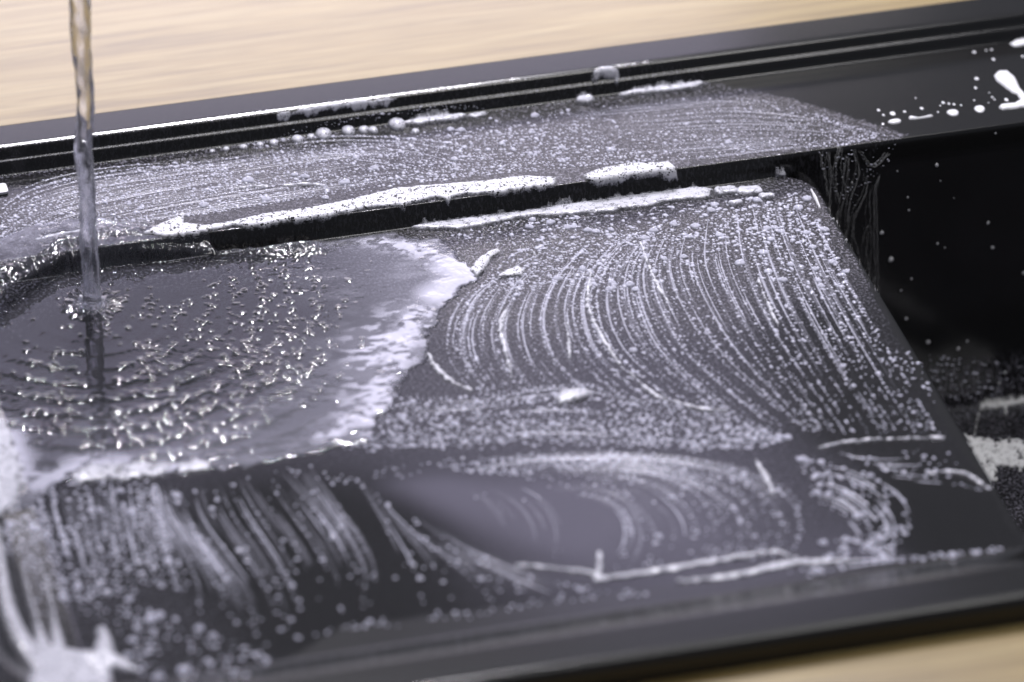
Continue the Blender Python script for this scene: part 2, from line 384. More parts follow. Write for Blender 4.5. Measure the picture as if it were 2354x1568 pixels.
# ------------------------------------------------------------------ foam patches draped over the sink
def drape(name, polys, T, mat, label=None, cat='foam', group=None, edge=.0022, rag=.0007, res=.00038, lump=.14, zr=(-1, 1), holes=0, parent=None, lift=0.0, kind=None, world=False):
    """polys: list of ('poly', pixels) or ('line', pixels, [half widths in px])"""
    T = T*.62; parts = []
    for p in polys:
        q = np.array([(a[0], a[1]) for a in p[1]], float)
        if p[0] == 'line':
            n = max(6, int(np.linalg.norm(np.diff(q, axis=0), axis=1).sum()/12))
            hw = np.interp(np.linspace(0, 1, n), np.linspace(0, 1, len(p[2])), p[2])/5000.0
            parts.append((surf(spline(q, n))[:, :2], hw))
        else: parts.append((surf(q)[:, :2], None))
    allp = np.vstack([a for a, _ in parts]); mg = .006
    xs = np.arange(allp[:, 0].min()-mg, allp[:, 0].max()+mg, res); ys = np.arange(allp[:, 1].min()-mg, allp[:, 1].max()+mg, res)
    X, Y = np.meshgrid(xs, ys); d = np.full(X.shape, -1.0)
    for q, hw in parts:
        if hw is None: d = np.maximum(d, sdist(X, Y, q))
        else:
            best = np.full(X.shape, -1.0)
            for i in range(len(q)-1):
                a, b_ = q[i], q[i+1]; v = b_-a; L2 = max(v@v, 1e-14)
                t = np.clip(((X-a[0])*v[0]+(Y-a[1])*v[1])/L2, 0, 1)
                best = np.maximum(best, hw[i]*(1-t)+hw[i+1]*t-np.hypot(X-a[0]-t*v[0], Y-a[1]-t*v[1]))
            d = np.maximum(d, best)
    d = d+(fbm(X*420+3, Y*420, 3, 5)-.5)*2*rag
    u = np.clip(d/edge, 0, 1)
    h = T*np.sqrt(np.clip(1-(1-u)**2, 0, 1))*(1-lump+lump*2*fbm(X*330, Y*330, 3, 9))
    if holes: h = np.where(fbm(X*700, Y*500, 3, 23) < holes, 0, h)
    HH = H(X, Y); ok = (d > 0) & (h > 0) & (HH > zr[0]) & (HH < zr[1])
    ee = 2e-4; gx_ = (H(X+ee, Y)-H(X-ee, Y))/(2*ee); gy_ = (H(X, Y+ee)-H(X, Y-ee))/(2*ee)
    ln = np.sqrt(gx_**2+gy_**2+1); hh = np.where(ok, h+lift, -.0004)/ln
    X = X-gx_*hh; Y = Y-gy_*hh; Z = HH+hh
    c = ok[:-1, :-1] | ok[1:, :-1] | ok[:-1, 1:] | ok[1:, 1:]
    if c.sum() == 0: return None
    V = np.stack([X, Y, Z], -1).reshape(-1, 3); f = grid_faces(X.shape[1], X.shape[0], c)
    v, f, tt = compact(V, f, np.clip(u, 0, 1).ravel())
    o = mesh_obj(name, v, f, mat, parent, attrs={'th': tt})
    if parent is None: tag(o, label, cat, group, kind)
    return o

step_top = [(325, 540), (355, 523), (395, 506), (418, 491), (429, 495), (424, 515), (470, 521), (530, 512), (620, 492), (700, 482), (800, 463), (900, 437), (1000, 428), (1100, 420), (1200, 408), (1280, 410)]
step_bot = [(1277, 430), (1225, 438), (1190, 442), (1150, 453), (1100, 450), (1060, 452), (1030, 468), (1000, 458), (930, 480), (860, 480), (800, 492), (740, 509), (640, 517), (600, 531), (560, 531), (540, 522), (500, 531), (440, 546), (380, 551)]
drape('foam_strip', [('poly', step_top+step_bot)], .0030, M_FOAM, 'long porous strip of white foam lying along the edge of the middle step', 'foam')
drape('foam_strip', [('poly', [(1338, 408), (1370, 393), (1440, 379), (1540, 376), (1553, 388), (1557, 414), (1535, 418), (1500, 406), (1450, 412), (1420, 425), (1370, 428), (1345, 420)])], .0032, M_FOAM,
      'short porous foam cap on the middle step, right of the long strip', 'foam')
drape('foam_line', [('poly', [(930, 527), (975, 510), (1050, 504), (1140, 490), (1250, 479), (1275, 465), (1400, 455), (1440, 448), (1520, 438), (1600, 428), (1642, 438), (1630, 458), (1540, 466), (1480, 479), (1400, 490), (1300, 497), (1200, 504), (1120, 520), (1050, 531), (980, 530)])], .0028, M_THICK,
      'wavy white foam line at the foot of the middle step', 'foam', rag=.0011)
drape('foam_bead', [('poly', [(920, 288), (945, 268), (985, 255), (1020, 252), (1060, 262), (1080, 268), (1050, 280), (1000, 284), (960, 292)])], .0032, M_THICK, 'white foam mound against the back groove behind the long foam strip', 'foam', zr=(-1, .0135))
drape('foam_bead', [('poly', [(1068, 268), (1090, 260), (1115, 258), (1118, 266), (1095, 273)])], .002, M_THICK, 'small foam tail right of the mound in the back groove', 'foam', zr=(-1, .0135))
drape('foam_bead', [('poly', [(1320, 222), (1340, 212), (1358, 216), (1370, 232), (1350, 242), (1326, 238)])], .004, M_THICK, 'small round foam puff at the foot of the back groove below the foam lump', 'foam', zr=(-1, .0135))
drape('foam_bead', [('poly', [(1412, 222), (1450, 205), (1500, 194), (1560, 188), (1610, 186), (1622, 196), (1590, 208), (1540, 214), (1480, 219), (1430, 226)])], .0035, M_THICK, 'smooth white foam tongue along the back groove at the right end of the suds', 'foam', zr=(-1, .0135))
drape('foam_lump', [('line', [(1362, 185), (1372, 168), (1392, 160), (1414, 170), (1416, 186)], [6, 9, 9, 8, 4])], .0022, M_THICK, 'rounded foam lump sitting on the back rim', 'foam')
drape('foam_beads', [('line', [(640, 268), (740, 248), (840, 238), (910, 228)], [3, 6, 5, 3])], .0009, M_THICK, 'thin foam crust on the back rim edge', 'foam', rag=.0010, edge=.0012)
BEADQ = []
BEADS = [(560, 336, 9), (598, 330, 8), (630, 326, 10), (684, 318, 13), (715, 312, 9), (742, 303, 19), (800, 298, 16), (836, 296, 12), (858, 297, 11), (912, 284, 20), (955, 300, 9), (520, 340, 7), (488, 345, 6)]
RANK = {k: sorted(b_[0] for b_ in BEADS).index(BEADS[k][0]) for k in range(len(BEADS))}
for k, (x, y, r) in enumerate(BEADS):
    BEADQ.append((x, y, r, ['first', 'second', 'third', 'fourth', 'fifth', 'sixth', 'seventh', 'eighth', 'ninth', 'tenth', 'eleventh', 'twelfth', 'thirteenth'][RANK[k]]+' foam bead from the left along the foot of the back groove'))
drape('foam_patch', [('poly', [(1274, 918), (1284, 902), (1310, 896), (1345, 896), (1368, 904), (1350, 917), (1318, 927), (1284, 933)])], .0034, M_THICK, 'single oval blob of foam on the middle of the drainboard', 'foam', rag=.0006, edge=.004)
# streaks of thicker lather
streaks = [
 ([(1358, 628), (1350, 690), (1362, 735), (1392, 790), (1432, 850)], [4, 7, 5, 7, 4], 'white foam streak down the middle of the curved wipe marks'),
 ([(1163, 712), (1150, 755), (1160, 800), (1176, 870)], [5, 8, 6, 4], 'lumpy foam streak left of centre in the wipe marks'),
 ([(1304, 745), (1306, 780), (1309, 822)], [3, 5, 4], 'short foam streak between the two longer ones'),
 ([(982, 812), (1005, 850), (1040, 878), (1080, 897)], [5, 9, 8, 5], 'thick foam streak at the edge of the water pool'),
 ([(1742, 640), (1756, 680), (1772, 715), (1788, 750)], [3, 6, 5, 3], 'foam streak on the right of the drainboard'),
 ([(1472, 560), (1492, 615), (1520, 672), (1540, 700)], [4, 5, 6, 3], 'foam streak falling from the top of the wipe marks'),
 ([(1440, 850), (1500, 905), (1570, 930), (1620, 943), (1668, 945)], [3, 5, 6, 6, 3], 'curved foam streak under the wipe marks'),
 ([(1885, 1030), (1940, 1018), (2040, 1010), (2170, 1007)], [4, 6, 5, 6], 'foam line running to the drainboard edge'),
 ([(2138, 1090), (2180, 1084), (2230, 1095), (2272, 1124)], [6, 6, 6, 4], 'bright curved foam mark near the basin edge'),
 ([(1370, 1334), (1500, 1314), (1640, 1290), (1785, 1268)], [9, 10, 9, 7], 'long foam line along the front of the drainboard'),
 ([(1190, 1300), (1280, 1308), (1368, 1320)], [5, 6, 7], 'faint foam line joining the front foam line'),
 ([(1560, 1338), (1700, 1322), (1800, 1298), (1890, 1292), (1980, 1290)], [6, 9, 14, 9, 5], 'second foam line nearer the front rim'),
 ([(1788, 1268), (1830, 1285)], [5, 7], 'foam knot where the front foam lines meet'),
 ([(1380, 1265), (1378, 1300), (1372, 1330)], [4, 7, 8], 'foam branch rising from the left end of the front foam line'),
 ([(1738, 1060), (1762, 1100), (1778, 1140)], [4, 7, 5], 'short foam arc at the right of the dark curve'),
]
for pts, w, lb in streaks:
    drape('foam_streak', [('line', pts, w)], .0016, M_THICK, lb, 'foam', 'foam streaks left by wiping', rag=.0013, edge=.0018, lump=.6)
# bottom-left puddle of foam
drape('foam_puddle', [('line', [(-8, 1210), (2, 1310), (18, 1400), (48, 1470), (100, 1535)], [8, 15, 19, 24, 36]),
                      ('line', [(50, 1300), (66, 1370), (84, 1430), (100, 1500)], [4, 7, 8, 22]),
                      ('line', [(88, 1300), (108, 1350), (122, 1420), (134, 1500)], [3, 7, 8, 20]),
                      ('line', [(234, 1452), (240, 1480), (236, 1530)], [15, 20, 34]),
                      ('line', [(150, 1510), (250, 1522), (295, 1540), (318, 1552)], [26, 28, 18, 5]),
                      ('poly', [(66, 1500), (105, 1486), (150, 1494), (215, 1508), (262, 1525), (250, 1640), (60, 1640)])], .0045, M_THICK,
      'large white foam puddle with thin runs in the near left corner of the drainboard', 'foam', edge=.006, rag=.0005)
drape('foam_patch', [('poly', [(155, 1092), (200, 1072), (260, 1066), (330, 1064), (388, 1062), (400, 1080), (380, 1096), (300, 1104), (220, 1108), (180, 1112)])], .0022, M_THICK, 'ragged foam patch at the front edge of the water pool', 'foam', rag=.003, edge=.004, holes=.3)
drape('foam_patch', [('poly', [(405, 1066), (440, 1062), (482, 1064), (480, 1082), (430, 1088), (408, 1092)])], .0022, M_THICK, 'small foam patch right of the ragged one at the pool edge', 'foam', rag=.0015, edge=.003)
drape('foam_patch', [('poly', [(-40, 960), (10, 965), (35, 1010), (50, 1060), (60, 1120), (30, 1180), (-40, 1200)])], .0035, M_THICK, 'white foam heap at the left edge of the frame beside the water', 'foam', rag=.003, edge=.006)
# right of the step: swollen blobs, the last one a highlight modelled as a bright fleck
for (x, y, r, lb) in [(1668, 442, 22, 'round foam blob at the right end of the foam line'), (1722, 442, 24, 'fat foam blob second from the foam line end'), (1762, 455, 15, 'small foam blob near the corner of the drainboard'), (1690, 470, 13, 'small foam blob just below the two fat ones'), (1792, 405, 9, 'bright fleck shaped for the highlight under the ledge corner')]:
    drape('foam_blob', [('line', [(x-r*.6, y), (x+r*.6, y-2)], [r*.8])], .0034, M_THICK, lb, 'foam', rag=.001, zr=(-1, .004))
drape('foam_sliver', [('line', [(1864, 436), (1874, 455), (1884, 478)], [2.5, 4, 2])], .0014, M_DROP, 'thin white sliver on the rounded corner of the drainboard', 'foam', rag=.0002, res=.0003, edge=.001)
drape('foam_curl', [('poly', [(1078, 625), (1095, 600), (1120, 582), (1145, 572), (1150, 582), (1128, 598), (1110, 628), (1095, 640)])], .0028, M_FOAM, 'curl of foam at the tip of the milky wave', 'foam')
drape('foam_curl', [('poly', [(1140, 640), (1160, 624), (1190, 614), (1208, 624), (1200, 636), (1170, 640)])], .0028, M_FOAM, 'small foam curl right of the milky wave', 'foam')
drape('foam_patch', [('line', [(655, 428), (700, 424), (745, 428)], [6, 7, 6])], .002, M_THICK, 'flat oblong foam patch on the back ledge', 'foam', rag=.001)
drape('foam_patch', [('line', [(540, 434), (575, 430), (612, 430)], [5, 6, 5])], .0014, M_THICK, 'thin foam patch left of the oblong one on the back ledge', 'foam', rag=.002, holes=.4)
drape('foam_curl', [('poly', [(78, 552), (110, 542), (150, 534), (200, 528), (200, 534), (150, 541), (115, 549), (85, 556)])], .002, M_FOAM, 'thin foam line on top of the wave at the left', 'foam')

used_labels = {}
def place_words(x, y, marks):
    best = min(marks, key=lambda m_: math.hypot(x-m_[0], (y-m_[1])*1.2)); dx, dy = x-best[0], y-best[1]
    far_ = math.hypot(dx, dy)
    side = ('right of' if dx > 0 else 'left of') if abs(dx) > abs(dy) else ('below' if dy > 0 else 'above')
    return ('just ' if far_ < 45 else '' if far_ < 130 else 'well ')+side+' '+best[2]
PAN_MARKS = [(1320, 915, 'the oval foam blob'), (1380, 760, 'the long middle foam streak'), (1160, 790, 'the lumpy foam streak'), (1765, 695, 'the right foam streak'), (1720, 445, 'the fat foam blobs'), (1540, 450, 'the wavy foam line'),
             (1180, 500, 'the left end of the wavy foam line'), (1110, 605, 'the foam curl'), (1030, 855, 'the streak at the pool edge'), (1575, 1300, 'the long front foam line'), (1960, 1290, 'the near right foam line'), (2205, 1095, 'the curved mark by the basin'),
             (300, 1080, 'the ragged foam at the pool'), (180, 1500, 'the corner foam puddle'), (1760, 1100, 'the short foam arc'), (1280, 1308, 'the faint foam line'), (2030, 1015, 'the foam line by the basin edge')]
LEDGE_MARKS = [(700, 426, 'the oblong foam patch'), (575, 430, 'the thin foam patch'), (1000, 270, 'the back foam mound'), (1520, 205, 'the foam tongue'), (1345, 228, 'the round foam puff'), (400, 510, 'the strip tip'), (850, 470, 'the long foam strip'), (1450, 395, 'the foam cap'), (1850, 320, 'the ledge corner'), (100, 440, 'the white tab')]
DROP_MARKS = [(2056, 280, 'the long oval drop'), (2189, 260, 'the wide oval drop'), (2251, 251, 'the rounded drop'), (2310, 200, 'the hook-shaped splash'), (2120, 268, 'the dumbbell splash'), (2335, 97, 'the top right splash')]
WALL_MARKS = [(1960, 450, 'the milky runs'), (1990, 640, 'the lower ends of the runs'), (2050, 595, 'the largest wall drop'), (2260, 915, 'the basin foam line'), (2330, 620, 'the right frame edge'), (2270, 820, 'the speckled foot of the wall'), (2150, 380, 'the basin rim line')]

# ------------------------------------------------------------------ milky splashes
def Z3(a): return [(1549+x/2.927, y/2.927) for x, y in a]
def Z6(a): return [(1549+x/2.927, 517+y/2.927) for x, y in a]
drape('milky_splash', [('poly', Z3([(2150, 512), (2180, 482), (2240, 480), (2290, 520), (2322, 590), (2364, 640), (2380, 720), (2290, 732), (2210, 741), (2182, 725), (2200, 705), (2290, 697), (2332, 672), (2310, 640), (2270, 622), (2220, 585), (2170, 545)]))], .0022, M_DROP, 'large hook-shaped milky splash on the right of the ledge', 'splash', rag=.0002, edge=.003, lump=0)
drape('milky_splash', [('poly', Z3([(2258, 295), (2300, 265), (2400, 245), (2400, 300), (2290, 317)]))], .002, M_DROP, 'milky splash at the top right against the back groove', 'splash', rag=.0002, edge=.003, lump=0)
drape('milky_splash', [('line', Z3([(1598, 795), (1640, 798)]), [7.5, 3]), ('line', Z3([(1640, 798), (1690, 790), (1728, 782)]), [2.4, 3.5, 4.5])], .0018, M_DROP, 'dumbbell-shaped milky splash on the ledge', 'splash', rag=.0001, edge=.002, lump=0)
def dropmesh(name, q, rx, ry, hz, mat, label, group, parent=None, wall=False, ang=0):
    n = 20; k = 6; V = [(0, 0, 1.0)]; Fc = []
    for j in range(1, k+1):
        a = j/k*math.pi/2
        for i in range(n):
            t = i/n*2*math.pi; w = 1+.06*math.sin(2*t+q[0]*999)+.05*math.sin(3*t+q[1]*777)
            V.append((math.sin(a)*math.cos(t)*w, math.sin(a)*math.sin(t)*w, math.cos(a)))
    V = np.array(V); V = V*np.array([rx, ry, hz])
    c, s_ = math.cos(ang), math.sin(ang); V[:, :2] = V[:, :2]@np.array([[c, s_], [-s_, c]])
    if wall: V = np.stack([V[:, 0], -V[:, 2], V[:, 1]], -1)
    for j in range(k-1):
        for i in range(n): Fc.append((1+j*n+i, 1+(j+1)*n+i, 1+(j+1)*n+(i+1) % n, 1+j*n+(i+1) % n))
    for i in range(0, n, 2): Fc.append((0, 1+i, 1+(i+1) % n, 1+(i+2) % n))
    o = mesh_obj(name, V, Fc, mat, attrs={'th': np.ones(len(V))}); o.location = q
    return tag(o, label, 'drop', group)
ld = [(1375, 742, 10, 10), (1408, 775, 8, 8), (1470, 765, 18, 16), (1550, 752, 11, 8), (1485, 820, 48, 17), (1665, 730, 12, 10), (1875, 760, 43, 23), (2055, 735, 37, 26), (1810, 692, 11, 9), (1848, 698, 8, 8), (1882, 702, 8, 8),
      (1930, 708, 6, 6), (1790, 712, 5, 5), (2035, 530, 14, 11), (2028, 592, 10, 9), (2018, 675, 5, 6), (2120, 625, 4, 4), (2140, 655, 7, 6), (2155, 670, 6, 6), (2235, 672, 12, 12), (2115, 692, 4, 4), (1775, 755, 6, 6), (1405, 835, 10, 8),
      (2148, 400, 10, 10), (2018, 352, 12, 9), (2135, 335, 8, 6), (2098, 340, 6, 5), (1625, 660, 5, 5), (2345, 380, 9, 8)]
for x, y, r, lb in BEADQ:
    q = onz([(x, y+3)], .010)[0]; q[1] = min(q[1], .187); tag(dropmesh('foam_bead', q, r/5000*1.1, r/5000*1.3, r/5000*.75, M_THICK, lb, 'foam beads along the back groove'), cat='foam')
big = {4: 'oval milky drop nearest the lather film on the ledge', 6: 'wide oval milky drop in the middle of the splatter on the ledge', 7: 'rounded milky drop left of the hook-shaped splash', 2: 'round milky drop above the long oval one on the ledge'}
for k, (a, b_, rx, ry) in enumerate(ld):
    q = surf(Z3([(a, b_)]))[0]; s_ = 1/2.927/5000
    dropmesh('milky_drop', q, rx*s_*1.02, ry*s_*1.8, max(rx, ry)*s_*.35, M_DROP, big.get(k, ('tiny' if rx < 8 else 'small')+' milky drop '+place_words(*Z3([(a, b_)])[0], DROP_MARKS)+' on the ledge'), None if k in big else 'milky drops on the ledge', ang=-.05)
wd = [Z3([(x, y)])[0]+(r,) for x, y, r in [(1765, 1110, 13), (1570, 1325, 7), (1578, 1412, 8), (2110, 1497, 11), (1500, 1150, 5), (1068, 1475, 12), (2160, 895, 7), (1790, 1215, 5), (1880, 1330, 4), (1195, 1225, 6), (1130, 1190, 6)]] + \
     [Z6([(x, y)])[0]+(r,) for x, y, r in [(1457, 230, 19), (1395, 50, 14), (2140, 150, 12), (1770, 123, 9), (1560, 628, 11), (1707, 785, 15), (1910, 830, 13), (1970, 780, 9), (2350, 320, 13), (1155, 103, 12), (1820, 150, 6), (1595, 360, 8), (1525, 438, 7), (2225, 990, 11), (2185, 1060, 10)]]
for x, y, r in wd:
    # on the basin back wall, the plane y = const
    q = surf([(x, y)])[0]; s_ = r/2.927/5000
    dropmesh('milky_drop', (q[0], q[1]-.0004, q[2]), s_, s_*1.2, s_*.5, M_DROP, ('tiny' if r < 9 else 'round')+' milky drop '+place_words(x, y, WALL_MARKS)+' on the basin wall', 'milky drops on the basin wall', wall=True)

# ------------------------------------------------------------------ water: pool around the jet
jet0 = onz([(210, 702)])[0]
pool = [(-90, 600), (0, 588), (80, 556), (200, 540), (330, 548), (430, 562), (600, 545), (760, 532), (880, 532), (1000, 552), (1060, 590), (1098, 640), (1040, 692), (1005, 740), (985, 810), (935, 880), (885, 950), (850, 1008), (760, 1032), (700, 1052), (560, 1078), (480, 1085), (300, 1095), (150, 1105), (60, 1180), (-90, 1230)]
pw = onz(pool)[:, :2]
rs = .00034
xs = np.arange(pw[:, 0].min()-.004, pw[:, 0].max()+.004, rs); ys = np.arange(pw[:, 1].min()-.004, pw[:, 1].max()+.006, rs)
X, Y = np.meshgrid(xs, ys); d = sdist(X, Y, pw)
d = d+(fbm(X*160, Y*160, 3, 2)-.5)*.010*sm((X+.20)/.03)
d = np.minimum(d, (.1075-Y)+.08*sm((-.115-X)/.02))
R = np.hypot(X-jet0[0], Y-jet0[1]); TH = np.arctan2(Y-jet0[1], X-jet0[0])
def gline(px, w): return np.exp(-(seg_dist(X, Y, onz(px)[:, :2])/w)**2)
# base level
h = .0006*np.sqrt(np.clip(d/.008, 0, 1))
# radial streaks and ring ripples
rad = fbm(TH*26, R*70, 3, 31)-.5
ring = np.sin(R*1000*2*math.pi/7.5+5*fbm(TH*3, R*30, 2, 3))
chop = fbm(X*230, Y*330, 3, 41)-.5
zone = sm((R-.012)/.02)*sm((.185-R)/.06)
clus = sm((fbm(TH*5+2, R*45, 2, 61)-.42)/.2)
h = h+zone*(.00004*rad*(1-R/.25)+(.000028*np.sin(R*1000*2*math.pi/(6.5+R*60)+2.5*np.sin(TH*2+R*60)+3*fbm(X*60, Y*60, 2, 9))*np.exp(-((R-.03)/.05)**2)/np.maximum(clus, .15)+.00022*chop*sm((R-.035)/.05))*clus)
# crests of the ripples: short steep wavelets, packed in the rings and rays where the flow breaks
rr_ = np.random.default_rng(77); placed = []
clusters = [([(200, 930), (480, 900), (640, 900), (560, 1000), (480, 1040), (200, 1010)], 190, 1.5), ([(300, 810), (500, 780), (680, 800), (640, 870), (330, 880)], 110, 1.25),
            ([(540, 640), (740, 650), (780, 740), (700, 840), (600, 800)], 110, 1.1), ([(380, 540), (700, 560), (740, 640), (600, 620), (480, 600)], 120, .9), ([(600, 780), (760, 820), (700, 930), (560, 900)], 60, 1.3),
            ([(20, 840), (190, 830), (190, 1000), (60, 1010), (10, 930)], 70, 1.4), ([(160, 640), (290, 640), (290, 700), (280, 770), (160, 740)], 60, .9), ([(0, 640), (60, 640), (80, 720), (0, 740)], 30, .8),
            ([(330, 690), (560, 670), (600, 760), (380, 760)], 70, .9), ([(100, 625), (450, 603), (600, 620), (400, 620), (120, 645)], 60, .7), ([(180, 980), (520, 980), (500, 1045), (160, 1060)], 40, 1.6), ([(0, 760), (700, 640), (860, 800), (600, 1000), (100, 1000)], 70, 1.1)]
for poly_, n_, sc_ in clusters:
    p_ = np.array(poly_, float)+0.0; k_ = 0; n_ = int(n_*1.5)
    while k_ < n_:
        c_ = rr_.uniform(p_.min(0), p_.max(0))
        if not inside(c_[0:1], c_[1:2], p_)[0]: continue
        k_ += 1; c_ = c_+rr_.normal(0, 22, 2); q_ = onz([c_])[0]; sr = sc_*rr_.uniform(.65, 1.3)*.00084; tr_ = sr*rr_.uniform(.9, 1.25)
        dv = q_[:2]-jet0[:2]; R_ = np.hypot(*dv)
        if rr_.random() < .75 and R_ > .03: Rn = (round((R_-.03)/.0125)*.0125+.03)+rr_.normal(0, .0016); q_[:2] = jet0[:2]+dv*Rn/R_   # crests line up in rings
        if any((q_[0]-b0_[0])**2+(q_[1]-b0_[1])**2 < (2.1*(sr+b0_[2])/2*1.25)**2 for b0_ in placed): continue
        placed.append((q_[0], q_[1], sr))
        A_ = sr*rr_.uniform(.26, .37)
        i0 = int((q_[0]-xs[0])/rs); j0 = int((q_[1]-ys[0])/rs); w_ = int(3*tr_/rs)+2
        a0, a1, b0, b1 = max(0, i0-w_), min(len(xs), i0+w_), max(0, j0-w_), min(len(ys), j0+w_)
        if a1 <= a0 or b1 <= b0: continue
        xx = X[b0:b1, a0:a1]-q_[0]; yy = Y[b0:b1, a0:a1]-q_[1]; an = math.atan2(q_[1]-jet0[1], q_[0]-jet0[0])+rr_.normal(0, .5)
        u_ = xx*math.cos(an)+yy*math.sin(an); v_ = -xx*math.sin(an)+yy*math.cos(an)
        h[b0:b1, a0:a1] += A_*np.exp(-(u_/tr_)**2-(v_/sr)**2)
ringR = np.mod(R-.03+.00625, .0125)-.00625
h = h+zone*.00011*np.exp(-(ringR/.0030)**2)*(.3+fbm(TH*3+4, R*20, 2, 88))*sm((.17-R)/.04)
h = h+.0009*np.exp(-(R/.007)**2)+.0006*np.exp(-((R-.011)/.003)**2)*(vnoise(TH*9, R*0, 4))
far = sm((R-.14)/.05)
h = h+far*.00030*(fbm(X*90, Y*420, 3, 77)-.5)
# raised sheet of water thrown back over the step at the left, with a steep lip
lip_px = [(-90, 737, .009), (0, 683, .009), (60, 645, .009), (88, 626, .0088), (112, 612, .0085), (150, 592, .0085), (200, 586, .0085), (260, 577, .008), (330, 573, .0075), (430, 580, .005), (520, 588, .003), (640, 590, .0014), (800, 590, .0002)]
lw = np.array([onz([(a, b_)], c)[0] for a, b_, c in lip_px])
yl = np.interp(X, lw[:, 0], lw[:, 1]); zl = np.interp(X, lw[:, 0], lw[:, 2])
yl = yl+((fbm(X*300, X*0+.5, 3, 8)-.5)*.006)*sm(zl/.004)
sheet = zl+(np.minimum(zl+.0038, .0125)-zl)*sm((Y-yl)/.012)+.0012*(fbm(X*260, Y*300, 3, 15)-.5)+.0010*np.exp(-((Y-yl-.003)/.002)**2)*sm(zl/.004)
sheet = sheet*sm((Y-yl)/.0016+.5)*sm(zl/.0012)
over = H(X, Y)+h*.4
absz = np.where(Y < .1085, sheet, np.minimum(sheet, .0122)+.0*X)
wvz = np.maximum(0, absz-H(X, Y)); wvz = wvz*sm(d/.004)
h = np.maximum(h, wvz)
# outer milky crest
cr = gline([(600, 536), (850, 545), (980, 580), (1050, 640), (985, 700), (930, 790), (890, 860), (850, 950), (760, 1010)], .010)
h = h+cr*.0006*fbm(X*220, Y*220, 3, 19)*sm(d/.006)
far_m = sm((R-.13)/.06)
milk = .03+.12*sm((R-.085)/.07)+.07*sm((fbm(X*60, Y*120, 3, 51)-.4)/.3)*sm((R-.06)/.08)+.22*far_m*sm((fbm(X*70, Y*520, 4, 71)-.35)/.4)
m1 = sm(d/.009)*(.72+.5*fbm(X*1100, Y*1300, 2, 66))*cr*.84*sm((fbm(X*260, Y*420, 4, 12)-.22)/.42)*(.35+.65*sm((fbm(X*60, Y*90, 2, 91)-.25)/.3))
m2 = gline([(960, 740), (880, 800), (890, 880), (860, 960)], .020)*sm((fbm(X*150, Y*330, 4, 22)-.38)/.25)*.8
m3 = gline([(-90, 980), (0, 1010), (40, 1100), (100, 1110), (200, 1080), (480, 1076)], .012)*sm((fbm(X*120, Y*160, 4, 33)-.30)/.25)*.8
m4 = gline([(1040, 615), (1080, 640), (1010, 680)], .012)*.8
m5 = gline([(30, 620), (120, 570), (300, 556)], .012)*.25*fbm(X*300, Y*300, 3, 44)
milk = np.clip(np.maximum.reduce([milk, m1, m2, m3, m4])+m5, 0, .74)*sm(d/.003)
ok = d > 0; hz = np.where(ok, np.maximum(h, .0002), -.0006)
V = np.stack([X, Y, H(X, Y)+hz], -1).reshape(-1, 3)
f = grid_faces(X.shape[1], X.shape[0], ok[:-1, :-1] | ok[1:, :-1] | ok[:-1, 1:] | ok[1:, 1:])
v, f, mk = compact(V, f, milk.ravel())
wtr = mesh_obj('water', v, f, M_WATER, attrs={'milk': mk}); tag(wtr, kind='structure'); wtr['label'] = 'shallow rippling pool of water on the drainboard around the falling stream'

# ------------------------------------------------------------------ falling stream
def stream():
    root = empty('water_stream', tuple(jet0)); tag(root, 'clear narrow stream of tap water falling onto the left of the drainboard', 'water stream')
    # path: centre pixel at height z
    n = 260; nn = 40; V = []; Fc = []
    top = CAM+raydir(183, 0)*1.0
    # direction that projects from base pixel to (183,0), kept nearly upright
    Ht = .166
    d0 = raydir(183, 2); t = ((jet0[1])-CAM[1])/d0[1]; q = CAM+d0*t       # same depth plane y = const
    ax = (q-jet0)/q[2]
    for i in range(n+1):
        u = i/n; z = u*.235
        c = jet0+ax*z
        r = np.interp(z, [0, .003, .012, .05, .11, .17, .24], [.0056, .0043, .0037, .0039, .0043, .0046, .0048])
        tw = z*16
        cx = .0005*math.sin(z*55+1)+.0004*math.sin(z*130)
        for k in range(nn):
            a = k/nn*2*math.pi
            w = 1+.10*math.sin(2*(a+tw)+1)*math.sin(z*70)+.07*math.sin(3*a-z*90)+.10*(float(vnoise(np.array(math.cos(a)*2.4+9), np.array(z*190+math.sin(a)*2.4), 3))-.5)+.05*math.sin(z*420+2*a)*math.sin(z*37)
            V.append((c[0]+cx+r*w*math.cos(a)-jet0[0], c[1]+r*w*math.sin(a)-jet0[1], z+.0006))
    for i in range(n):
        for k in range(nn): Fc.append((i*nn+k, i*nn+(k+1) % nn, (i+1)*nn+(k+1) % nn, (i+1)*nn+k))
    o = mesh_obj('stream', V, Fc, M_JET, root)
    # closed end caps
    me = o.data
    import bmesh
    bm = bmesh.new(); bm.from_mesh(me); bm.edges.ensure_lookup_table()
    bmesh.ops.holes_fill(bm, edges=[e_ for e_ in bm.edges if e_.is_boundary], sides=0)
    bmesh.ops.recalc_face_normals(bm, faces=bm.faces); bm.to_mesh(me); bm.free()
    for p_ in me.polygons: p_.use_smooth = True
    # splash collar: little crown
    V = []; Fc = []; n = 96; prof = [(0.0040, .0022), (.0058, .0014), (.0070, .0019), (.0074, .0017), (.0078, .0008), (.0086, .0002)]
    for j, (r, z) in enumerate(prof):
        for k in range(n):
            a = k/n*2*math.pi; w = vnoise(np.array(k/n*14.0), np.array(1.0), 5)*.9+.25
            V.append((r*math.cos(a)*(1+.15*(w-.6)), r*math.sin(a)*(1+.15*(w-.6)), z*w+.0006))
    for j in range(len(prof)-1):
        for k in range(n): Fc.append((j*n+k, (j+1)*n+k, (j+1)*n+(k+1) % n, j*n+(k+1) % n))
    mesh_obj('splash_ring', np.array(V, float), Fc, M_WATER, root, attrs={'milk': np.full(len(V), .12)})
stream()

